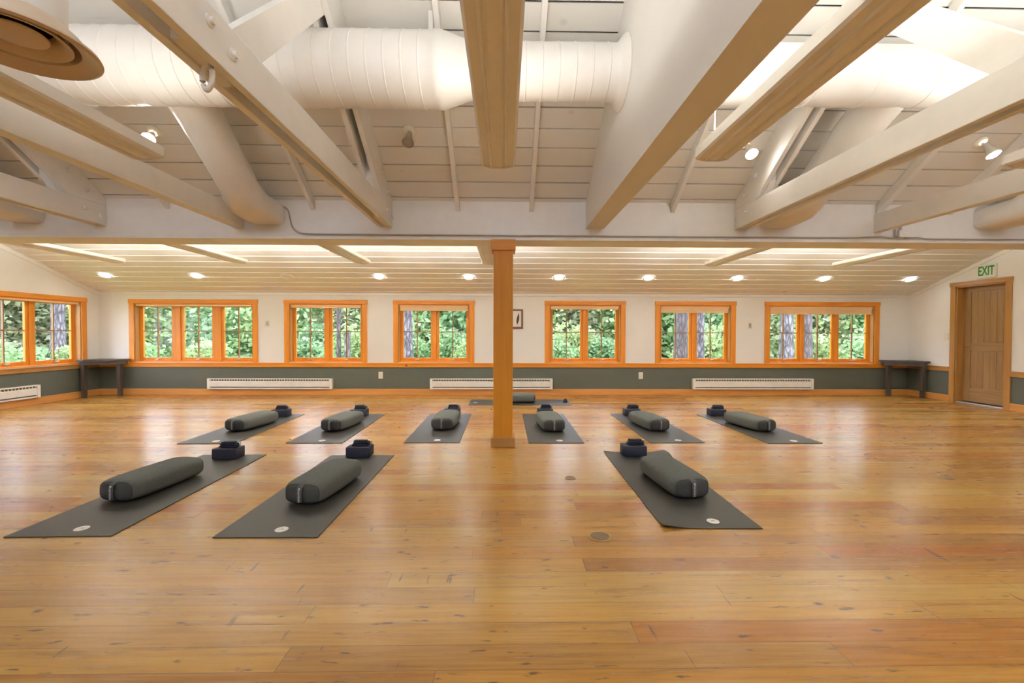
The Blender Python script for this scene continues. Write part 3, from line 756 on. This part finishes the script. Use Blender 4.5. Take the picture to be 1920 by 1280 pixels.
# adjustable spot lamps on the roof boards
def spot(x, y, lit, aim, label):
    z = zroof(y)-.002; root = empty('spot_lamp', (x, y, z)); nrm = Vector((0, -sn, -cs))
    b = BM(); rot = Vector((0, 0, 1)).rotation_difference(nrm).to_matrix()
    lathe(b, [(.06, 0), (.06, .012), (.045, .022), (.02, .026)], (0, 0, 0), 24); bmesh.ops.rotate(b, verts=b.verts[:], cent=(0, 0, 0), matrix=rot); obj('mount', b, M['plastic'], root, True, world=False)
    p = nrm*.02; q = nrm*.075+Vector((.01, -.005, 0)); b = BM(); tube(b, [p, q], .011, 10); obj('swivel', b, M['metal'], root, True, world=False)
    a = Vector(aim).normalized(); r2 = Vector((0, 0, 1)).rotation_difference(a).to_matrix()
    b = BM(); lathe(b, [(.022, -.03), (.026, .0), (.032, .04), (.050, .095), (.054, .11), (.050, .108), (.03, .06)], (0, 0, 0), 24, cap=False); bmesh.ops.rotate(b, verts=b.verts[:], cent=(0, 0, 0), matrix=r2); bmesh.ops.translate(b, verts=b.verts[:], vec=q)
    obj('lamp_head', b, M['plastic'] if lit else M['metal'], root, True, world=False)
    b = BM(); lathe(b, [(.002, .125), (.03, .121), (.049, .108), (.045, .09), (.002, .085)], (0, 0, 0), 24); bmesh.ops.rotate(b, verts=b.verts[:], cent=(0, 0, 0), matrix=r2); bmesh.ops.translate(b, verts=b.verts[:], vec=q)
    obj('bulb', b, M['lamp'] if lit else M['bulboff'], root, True, world=False)
    tag(root, label, 'spot lamp')
spot(-3.17, 4.04, True, (.3, -.72, -.62), 'lit white spot lamp on roof boards left of the sloping branch duct')
spot(-.87, 4.02, False, (0, -.55, -.85), 'unlit metal spot lamp on the roof boards left of the post')
spot(2.24, 4.09, True, (.0, -.6, -.8), 'lit spot lamp just beside the tip of the right hanging light')
spot(4.46, 4.06, True, (.12, -.45, -.9), 'lit white spot lamp on roof boards at the far right')

# cable on the girder, darkened to carry the girder's shadow line; junction box
yc = G0-.028
P = bez([(-2.36, yc, 2.52), (-2.31, yc, 2.515), (-2.27, yc, 2.48), (-2.25, yc, 2.40), (-2.22, yc, 2.30), (-2.14, yc, 2.245), (-2.0, yc, 2.235)], 6) + [Vector((0, yc, 2.233)), Vector((3.3, yc, 2.232))] + bez([(3.7, yc, 2.234), (4.0, yc, 2.245), (4.12, yc, 2.236), (4.25, yc, 2.232)], 4)
bm = BM(); tube(bm, P, .008, 8); tag(obj('wall_cable', bm, M['cable'], None, True), 'thin cable curving down from the branch duct and along the girder', 'cable')
P = bez([(4.28, yc, 2.232), (4.42, yc, 2.24), (4.52, yc, 2.228), (4.7, yc, 2.226)], 4) + [Vector((6.5, yc, 2.226))]
bm = BM(); tube(bm, P, .008, 8); tag(obj('wall_cable', bm, M['cable'], None, True), 'thin cable along the girder right of the junction box', 'cable')
root = empty('junction_box', (4.27, G0, 2.24)); bm = BM(); box(bm, 4.215, 4.335, G0-.05, G0-.001, 2.24, 2.315, .005); obj('box', bm, M['trimwhite'], root)
bm = BM(); box(bm, 4.19, 4.214, G0-.03, G0-.001, 2.255, 2.33, .003); tube(bm, [(4.25, G0-.025, 2.31), (4.25, G0-.025, 2.36)], .012, 10); obj('connector', bm, M['metal'], root)
tag(root, 'small white junction box on the girder under the right tie beam', 'junction box')

# floor sockets
def floor_socket(x, y, r, label):
    root = empty('floor_outlet', (x, y, 0))
    b = BM(); lathe(b, [(.001, .0005), (r, .0005), (r, .003), (r*.93, .005), (r*.82, .005), (r*.80, .003), (.001, .003)], (x, y, 0), 36); obj('ring', b, M['brass'], root, True)
    b = BM(); lathe(b, [(.001, .003), (r*.78, .003), (r*.78, .0045), (.001, .0045)], (x, y, 0), 32); obj('lid', b, M['brassdark'], root, True)
    tag(root, label, 'floor outlet')
floor_socket(.566, 2.552, .068, 'round brass floor outlet in front of the right front mat')
floor_socket(.55, 3.60, .045, 'small brass floor outlet between the post and the right front mat')
floor_socket(3.716, 3.59, .055, 'small round floor outlet alone on the floor at right')

# ------------------------------------------------------------------ yoga sets
def make_mat(curl=False):
    bm = BM(); nx, ny = 12, 34; W_, L_ = .61, 1.73; th = .006
    top = []; bot = []
    for j in range(ny+1):
        rt, rb = [], []
        for i in range(nx+1):
            x = -W_/2+W_*i/nx; y = L_*j/ny; z = 0
            if curl:
                z += .022*max(0, 1-math.hypot((x+W_/2)/.16, y/.10))
                z += .035*math.exp(-((y-1.60)/.12)**2)*max(0, (x-.10)/.205)**1.5
                z += .014*max(0, (y-1.66)/.07)*max(0, (abs(x)-.16)/.145)
            rt.append(bm.verts.new((x, y, z+th))); rb.append(bm.verts.new((x, y, z+.0005)))
        top.append(rt); bot.append(rb)
    for j in range(ny):
        for i in range(nx):
            bm.faces.new((top[j][i], top[j][i+1], top[j+1][i+1], top[j+1][i])); bm.faces.new((bot[j][i], bot[j+1][i], bot[j+1][i+1], bot[j][i+1]))
    for i in range(nx):
        for j in (0, ny): bm.faces.new((top[j][i], bot[j][i], bot[j][i+1], top[j][i+1]))
    for j in range(ny):
        for i in (0, nx): bm.faces.new((top[j][i], top[j+1][i], bot[j+1][i], bot[j][i]))
    m = obj('yoga_mat', bm, M['mat'], None, True, world=False)
    b = BM(); lathe(b, [(.001, th+.0004), (.038, th+.0004), (.038, th+.0016), (.001, th+.0016)], (.0, .0, 0), 32)
    lg = obj('logo_disc', b, M['logo'], m, True, world=False); lg.location = (.045, .10, 0)
    b = BM()
    for (x, y, r) in ((0, .004, .007), (.009, 0, .005), (-.009, 0, .005)): lathe(b, [(.0005, th+.0018), (r, th+.0018), (r, th+.0022), (.0005, th+.0022)], (x, y, 0), 14)
    g = obj('logo_mark', b, M['logodark'], lg, True, world=False)
    return m
def make_bolster():
    Lb, a, h = .62, .148, .155
    def ring(y, fa, fz, n=40):
        out = []
        for k in range(n):
            t = 2*math.pi*k/n; c, s = math.cos(t), math.sin(t)
            e = .55
            x = a*fa*math.copysign(abs(c)**e, c); z = (h/2)*fz*math.copysign(abs(s)**e, s)
            out.append((x, y, h/2+z))
        return out
    sec = []
    for t in (0.0, .012, .03, .07, .15, .3, .5, .7, .85, .93, .97, .988, 1.0):
        e = min(t, 1-t); f = 1-.16*math.exp(-e/.03); q = 1+.05*math.sin(math.pi*t)
        sec.append(ring(t*Lb, f*q*.985, f*q*.97))
    b = BM(); loft(b, sec, False); bmesh.ops.translate(b, verts=b.verts[:], vec=(0, 0, -min(v.co.z for v in b.verts)))
    dz = 0
    body = obj('bolster', b, M['bolster'], None, 'all', world=False)
    z0 = min(v.co.z for v in body.data.vertices)
    for s in (0, 1):
        b = BM(); y = 0 if s == 0 else Lb; d = -1 if s == 0 else 1
        R = [ring(y, .835*.985, .835*.97)]
        for k, (f, o) in enumerate(((.80, .010), (.66, .017), (.4, .021), (.05, .022))): R.append(ring(y+d*o, f*.985, f*.97))
        loft(b, R, False); bm_c = [v for v in b.verts]
        b.faces.new([v for v in b.verts][-40:])
        ep = obj('end_panel', b, M['bolsterend'], body, 'all', world=False)
        b = BM(); tube(b, ring(y, .845*.985, .845*.97)+[ring(y, .845*.985, .845*.97)[0]], .004, 6, False); obj('piping', b, M['bolsterend'], ep, True, world=False)
    P = [(0, -.004, .012), (0, -.032, .03), (0, -.040, h/2), (0, -.032, h-.03), (0, -.002, h-.010)]
    b = BM(); Q = bez(P, 6); rings = [[(x_, p.y+dy, p.z) for x_, dy in ((-.019, -.0015), (.019, -.0015), (.019, .0015), (-.019, .0015))] for p in Q]
    loft(b, rings); st = obj('carry_strap', b, M['webbing'], body, False, world=False)
    cu = bpy.data.curves.new('lettering', 'FONT'); cu.body = 'manduka'; cu.size = .024; cu.extrude = .0004; cu.align_x = 'CENTER'; cu.align_y = 'CENTER'
    tmp = bpy.data.objects.new('lettering', cu); me = bpy.data.meshes.new_from_object(tmp); bpy.data.objects.remove(tmp); bpy.data.curves.remove(cu)
    me.materials.clear(); me.materials.append(M['print']); o = bpy.data.objects.new('lettering', me); COL.objects.link(o); o.parent = st; o.location = (0, -.0425, h/2-.004); o.rotation_euler = (math.pi/2, math.pi/2, 0)
    b = BM(); lathe(b, [(.0005, 0), (.007, 0), (.007, -.0012), (.0005, -.0012)], (0, -.0385, h-.034), 16, 'Y'); obj('logo_dot', b, M['print'], st, True, world=False)
    for ch in body.children:
        pass
    return body
def make_block():
    b = BM(); box(b, -.114, .114, 0, .152, 0, .10, .010); return obj('foam_block', b, M['block'], None, True, world=False)
def make_strap():
    root = empty('folded_strap', (0, 0, 0))
    b = BM()
    for k, (l, w_, zc, dx) in enumerate(((.080, .032, .012, 0), (.074, .030, .031, .004), (.062, .024, .047, -.004))):
        sec = []
        for t in (-1, -.97, -.9, -.5, 0, .5, .9, .97, 1):
            f = .55 if abs(t) == 1 else (.85 if abs(t) > .95 else 1)
            sec.append([(dx+l*t, w_*math.copysign(abs(math.cos(2*math.pi*j/24))**.6, math.cos(2*math.pi*j/24)), zc+.0105*f*math.copysign(abs(math.sin(2*math.pi*j/24))**.6, math.sin(2*math.pi*j/24))) for j in range(24)])
        loft(b, sec)
    obj('strap_bundle', b, M['strap'], root, True, world=False)
    b = BM(); P = [(.075+.018*math.cos(a), .0, .030+.021*math.sin(a)) for a in [2*math.pi*k/18 for k in range(19)]]; tube(b, P, .0028, 8, False)
    P = [(.083+.016*math.cos(a), .012, .028+.019*math.sin(a)) for a in [2*math.pi*k/18 for k in range(19)]]; tube(b, P, .0028, 8, False)
    obj('buckle_ring', b, M['metal'], root, True, world=False)
    return root

MATP, BOLP, BLKP, STRP = make_mat(), make_bolster(), make_block(), make_strap()
MATC = make_mat(True)
first = {}
def put(proto, x, y, z, rz, label, cat, group):
    if proto.name in first: o = copy_tree(proto)
    else: o = proto; first[proto.name] = 1
    o.location = (x, y, z); o.rotation_euler.z = rz; tag(o, label, cat, group); return o
# near-edge middle, mat turn, bolster near end, bolster turn, block front middle and its turn
SETS = [
 ('front row leftmost', (-2.610, 2.580), 1.0, (-2.727, 3.10), -6.5, (-2.64, 4.135), -1),
 ('front row middle, left of the post', (-1.395, 2.555), -.3, (-1.400, 3.04), -8.0, (-1.405, 4.185), 0),
 ('front row right of the post', (1.285, 2.645), -.8, (1.357, 3.12), 5.5, (1.278, 4.21), 1),
 ('second row leftmost', (-3.215, 4.745), 1.2, (-3.262, 5.32), -9.0, (-3.205, 6.24), -1),
 ('second row second from the left', (-2.067, 4.765), 0, (-2.100, 5.31), -7.0, (-2.095, 6.26), -1),
 ('second row just left of the post', (-.795, 4.775), 0, (-.768, 5.38), -2.0, (-.76, 6.31), 0),
 ('second row just right of the post', (.571, 4.752), 0, (.603, 5.28), 3.5, (.592, 6.31), 0),
 ('second row second from the right', (1.908, 4.756), .6, (1.902, 5.30), 8.0, (1.87, 6.31), 0),
 ('second row rightmost', (3.198, 4.725), .9, (3.208, 5.27), 10.0, (3.118, 6.285), 0),
]
for i, (nm, m, ma, b_, ba, k, ka) in enumerate(SETS):
    put(MATC if i == 2 else MATP, m[0], m[1], 0, ma*D2R, 'charcoal yoga mat with white logo disc, %s%s' % (nm, ', corners curling' if i == 2 else ''), 'yoga mat', 'yoga mats on the floor')
    put(BOLP, b_[0], b_[1], .0065, ba*D2R, 'grey-green yoga bolster on the mat, %s' % nm, 'bolster', 'bolsters on the mats')
    put(BLKP, k[0], k[1], .0065, ka*D2R, 'navy foam yoga block on the mat, %s' % nm, 'yoga block', 'foam blocks at the far mat ends')
    put(STRP, k[0]+.015, k[1]+.07, .1065, (ka+2)*D2R, 'folded navy yoga strap on the block, %s' % nm, 'yoga strap', 'folded straps on the blocks')
put(MATP, -.60, 7.60, 0, -90*D2R, 'charcoal yoga mat lying crosswise behind the post, nearest the windows', 'yoga mat', 'yoga mats on the floor')
put(BOLP, -.105, 7.62, .0065, -90*D2R, 'grey-green yoga bolster lying crosswise behind the post', 'bolster', 'bolsters on the mats')
for o in COL.objects:
    if o.name == 'yoga_mat' and False: pass
root = empty('yoga_timer', (1.06, 7.575, .0065))
b = BM(); lathe(b, [(.028, 0), (.034, .004), (.034, .045), (.028, .05)], (1.06, 7.575, .0065), 24); obj('cup', b, M['block'], root, True)
b = BM(); lathe(b, [(.022, .05), (.024, .055), (.018, .066), (.001, .068)], (1.06, 7.575, .0065), 20); obj('lid', b, M['strap'], root, True)
root.name = 'small_jar'; tag(root, 'tiny dark jar standing at the end of the crosswise mat', 'jar')

# ------------------------------------------------------------------ outdoors
bm = BM(); nx, ny = 40, 30
V = [[bm.verts.new((-34+72*i/nx, -8+44*j/ny, 0)) for i in range(nx+1)] for j in range(ny+1)]
for j in range(ny+1):
    for i in range(nx+1):
        v = V[j][i]; d = max(0, v.co.y-9.5); e2 = max(0, -9-v.co.x)
        v.co.z = -.18+.055*max(d, e2)+.33*max(0, max(d, e2)-12)+.05*math.sin(v.co.x*1.3)*math.cos(v.co.y*.9)*(1 if max(d, e2) > 0 else 0)
for j in range(ny):
    for i in range(nx): bm.faces.new((V[j][i], V[j][i+1], V[j+1][i+1], V[j+1][i]))
struct('ground', bm, M['grass'], True)
def gz(x, y): return -.18+.055*max(0, y-9.5, -9-x)

def trunk(x, y, r, mat, label, lean=0, h=9):
    root = empty('pine_tree', (x, y, gz(x, y)-.1)); b = BM(); n = 26; rings = []
    for k in range(16):
        t = k/15; z = -.1+gz(x, y)+h*t; rr = r*(1+.55*math.exp(-t*18))*(1-.45*t)
        rings.append([(x+lean*t*h+rr*math.cos(2*math.pi*i/n)*(1+.05*math.sin(i*3+k)), y+rr*math.sin(2*math.pi*i/n)*(1+.05*math.cos(i*2+k)), z) for i in range(n)])
    loft(b, rings); obj('trunk', b, mat, root, True)
    b = BM()
    for k in range(9):
        a = random.uniform(0, 6.28); z = gz(x, y)+h*random.uniform(.62, .98); l = random.uniform(.18, .3)
        tube(b, [(x+lean*h*.8, y, z), (x+lean*h*.8+l*math.cos(a), y+l*math.sin(a), z+.25)], [.035, .012], 6)
    obj('branch', b, M['bark'], root)
    tag(root, label, 'tree', 'tall pines outside'); return root
trunk(-2.55, 11.3, .172, M['barkpale'], 'pale rough tree trunk outside the window just left of the post', .012)
trunk(4.80, 11.8, .19, M['bark'], 'thick tree trunk in the left half of the second window right of the post')
trunk(5.66, 12.6, .128, M['barkpale'], 'slimmer pale tree trunk in the right half of the second window right of the post', .008)
trunk(7.76, 11.9, .175, M['barkpale'], 'pale tree trunk in the left sash of the right three-sash window', -.004)
trunk(8.27, 11.9, .175, M['bark'], 'brown tree trunk in the middle sash of the right three-sash window', 0)
trunk(-4.22, 11.2, .055, M['bark'], 'thin dark tree trunk in the right sash of the second window from left', 0, 6)
trunk(-12.3, 10.7, .16, M['bark'], 'grey tree trunk outside the left wall window, left sash')
trunk(-12.4, 12.35, .16, M['barkpale'], 'grey tree trunk outside the left wall window, right sash')
b = BM(); box(b, -4.06, -3.94, 11.14, 11.26, gz(-4, 11.2)-.05, 1.22, .01); tag(obj('fence_post', b, M['barkpale']), 'short grey wooden post outside the second window from left', 'post')

def leaf_mesh(name, n, rx, ry, rz, size, mat, seed, hole=.45):
    rnd = random.Random(seed); b = BM()
    lobes = [(rnd.uniform(-.5, .5)*rx, rnd.uniform(-.5, .5)*ry, rnd.uniform(.25, .85)*rz*1.2, rnd.uniform(.35, .6)) for _ in range(9)]
    for _ in range(n):
        lx, ly, lz, lr = rnd.choice(lobes)
        u = Vector((rnd.gauss(0, 1), rnd.gauss(0, 1), rnd.gauss(0, 1))).normalized()*(rnd.uniform(hole, 1)**.6)
        p = Vector((lx+u.x*rx*lr, ly+u.y*ry*lr, max(.02, lz+u.z*rz*lr)))
        d = Vector((rnd.gauss(0, 1), rnd.gauss(0, 1), rnd.gauss(0, .6)-.2)).normalized(); w = d.cross(Vector((rnd.gauss(0, 1), rnd.gauss(0, 1), rnd.gauss(0, 1)))).normalized()
        s = size*rnd.uniform(.6, 1.4)
        vs = [b.verts.new(p), b.verts.new(p+d*s*.5+w*s*.28), b.verts.new(p+d*s), b.verts.new(p+d*s*.5-w*s*.28)]
        b.faces.new(vs)
    me = bpy.data.meshes.new(name); b.to_mesh(me); b.free(); me.materials.append(mat); return me
def stems_mesh(seed):
    rnd = random.Random(seed); b = BM()
    for _ in range(6):
        a = rnd.uniform(0, 6.28); l = rnd.uniform(.3, .6); tube(b, [(0, 0, -.05), (l*.5*math.cos(a), l*.5*math.sin(a), .6), (l*math.cos(a), l*math.sin(a), 1.25)], [.02, .014, .006], 6)
    me = bpy.data.meshes.new('stems'); b.to_mesh(me); b.free(); me.materials.append(M['bark']); return me
LM = [leaf_mesh('foliage', 2600, 1.0, .8, .95, .12, M[k], 11+i) for i, k in enumerate(('leafA', 'leafB', 'leafC', 'leafA'))]
SM = stems_mesh(3)
WHERE = ['outside the left three-sash window', 'outside the second window from left', 'outside the window left of the post', 'outside the first window right of post', 'outside the second window right of post', 'outside the right three-sash window', 'outside the left wall window']
SIDE = ['its left', 'its middle', 'its right']
def shrub(x, y, s, kind, label, sz=1.0):
    root = empty('leafy_shrub', (x, y, gz(x, y)-.05), random.uniform(0, 6)); root.scale = (s, s, s*sz)
    for nm, me in (('foliage', LM[kind]), ('stem', SM)):
        o = bpy.data.objects.new(nm, me); COL.objects.link(o); o.parent = root
    tag(root, label, 'shrub', 'shrubs outside the windows')
KN = ['bright green', 'blue-green', 'yellow-green', 'mid green']
rr = random.Random(5)
SH = [(-9.6, 11.3, 1.0, 0, 0, 'in the left sash, close up'), (-8.7, 12.8, .8, 2, 0, 'left of centre, low'), (-7.0, 16.6, 1.2, 1, 0, 'far back'), (-6.1, 12.2, .8, 3, 0, 'in the right sash'), 
      (-5.35, 11.4, 1.05, 1, 1, 'in the left sash, close up'), (-4.6, 14.2, 1.1, 2, 1, 'behind the thin trunk'), (-3.2, 14.6, .9, 0, 1, 'at the far right'),
      (-1.9, 15.2, 1.0, 3, 2, 'far back'), (-1.0, 14.0, .7, 2, 2, 'low in the right sash'),
      (1.45, 12.8, .9, 0, 3, 'in the left sash, bright'), (2.2, 14.2, 1.15, 2, 3, 'behind the mullion'), (3.2, 13.6, .95, 1, 3, 'in the right sash'),
      (4.0, 13.0, .9, 1, 4, 'left of the thick trunk'), (6.4, 13.8, 1.1, 2, 4, 'right of the pale trunk'),
      (7.3, 14.5, 1.0, 3, 5, 'behind the two trunks'), (9.1, 12.6, 1.0, 2, 5, 'right of the brown trunk'), (10.1, 12.2, 1.05, 0, 5, 'in the right sash'),
      (-10.9, 9.6, .85, 0, 6, 'low in the left sash'), (-11.1, 10.5, .85, 1, 6, 'low under the trunks'), (-10.4, 10.9, .8, 2, 6, 'low in the right sash'), (-10.3, 8.4, .9, 3, 6, 'toward the viewer')]
for x, y, s, k, wi, d in SH: shrub(x, y, s, k, '%s shrub %s, %s' % (KN[k], WHERE[wi], d))
# the mass of woodland undergrowth far behind: nobody could count it
def mass(name, label, pts, n, size, mats, seed):
    rnd = random.Random(seed); b = BM(); mi = []
    for _ in range(n):
        x0, y0, x1, y1 = rnd.choice(pts); t = rnd.random(); x = x0+(x1-x0)*t; y = y0+(y1-y0)*t+rnd.gauss(0, 1.1)
        top = 3.7+.4*math.sin(x*.9+y)+.3*math.sin(x*2.3)
        p = Vector((x, y, gz(x, y)+top*rnd.random()))
        d = Vector((rnd.gauss(0, 1), rnd.gauss(0, 1), rnd.gauss(0, .6)-.2)).normalized(); w_ = d.cross(Vector((rnd.gauss(0, 1), rnd.gauss(0, 1), rnd.gauss(0, 1)))).normalized()
        s = size*rnd.uniform(.6, 1.5); f = b.faces.new([b.verts.new(p), b.verts.new(p+d*s*.5+w_*s*.3), b.verts.new(p+d*s), b.verts.new(p+d*s*.5-w_*s*.3)])
        f.material_index = min(len(mats)-1, int((math.sin(x*.7)+math.sin(x*1.9+2)+2)/4*len(mats)))
    o = obj(name, b, mats); o['kind'] = 'stuff'; o['label'] = label; o['category'] = 'undergrowth'; return o
mass('undergrowth', 'mass of mixed green undergrowth in the woods far behind the windows', [(-16, 18.7, 0, 19), (0, 19, 20, 18.7), (-16, 18, -18, 7), (-4, 18.2, 16, 18.4)], 95000, .23, [M['leafB'], M['leafA'], M['leafC'], M['leafD']], 4)

# ------------------------------------------------------------------ daylight
w = bpy.data.worlds.new('overcast_sky'); S.world = w; w.use_nodes = True
nt = w.node_tree; bg = nt.nodes['Background']; bg.inputs['Color'].default_value = (.83, .865, 1.06, 1); bg.inputs['Strength'].default_value = 4.8

# ------------------------------------------------------------------ camera
yaw, pit, rol = .01698, -.01745, .00285
def R3(i, a):
    return Matrix.Identity(3)
c, s = math.cos(yaw), math.sin(yaw); A = Matrix(((c, -s, 0), (s, c, 0), (0, 0, 1)))
c, s = math.cos(pit), math.sin(pit); B = Matrix(((1, 0, 0), (0, c, s), (0, -s, c)))
c, s = math.cos(rol), math.sin(rol); C = Matrix(((c, 0, s), (0, 1, 0), (-s, 0, c)))
Mw = C @ B @ A
cam = bpy.data.cameras.new('camera'); co = bpy.data.objects.new('camera', cam); COL.objects.link(co)
cam.sensor_width = 36; cam.lens = 819.66/1920*36; cam.clip_start = .05; cam.clip_end = 200
rot = Matrix((Mw[0], Mw[2], -Vector(Mw[1]))).transposed()
co.matrix_world = Matrix.Translation((0, 0, 1.196)) @ rot.to_4x4()
S.camera = co

vs = S.view_settings; S.display_settings.display_device = 'sRGB'
vs.view_transform = 'Standard'; vs.look = 'None'; vs.gamma = 1; vs.use_curve_mapping = False; vs.exposure = 1.0
cy = S.cycles; cy.use_denoising = True; cy.use_adaptive_sampling = True; cy.adaptive_threshold = .05; cy.time_limit = 1150; cy.max_bounces = 7; cy.diffuse_bounces = 5; cy.glossy_bounces = 3; cy.transparent_max_bounces = 12; cy.sample_clamp_indirect = 8
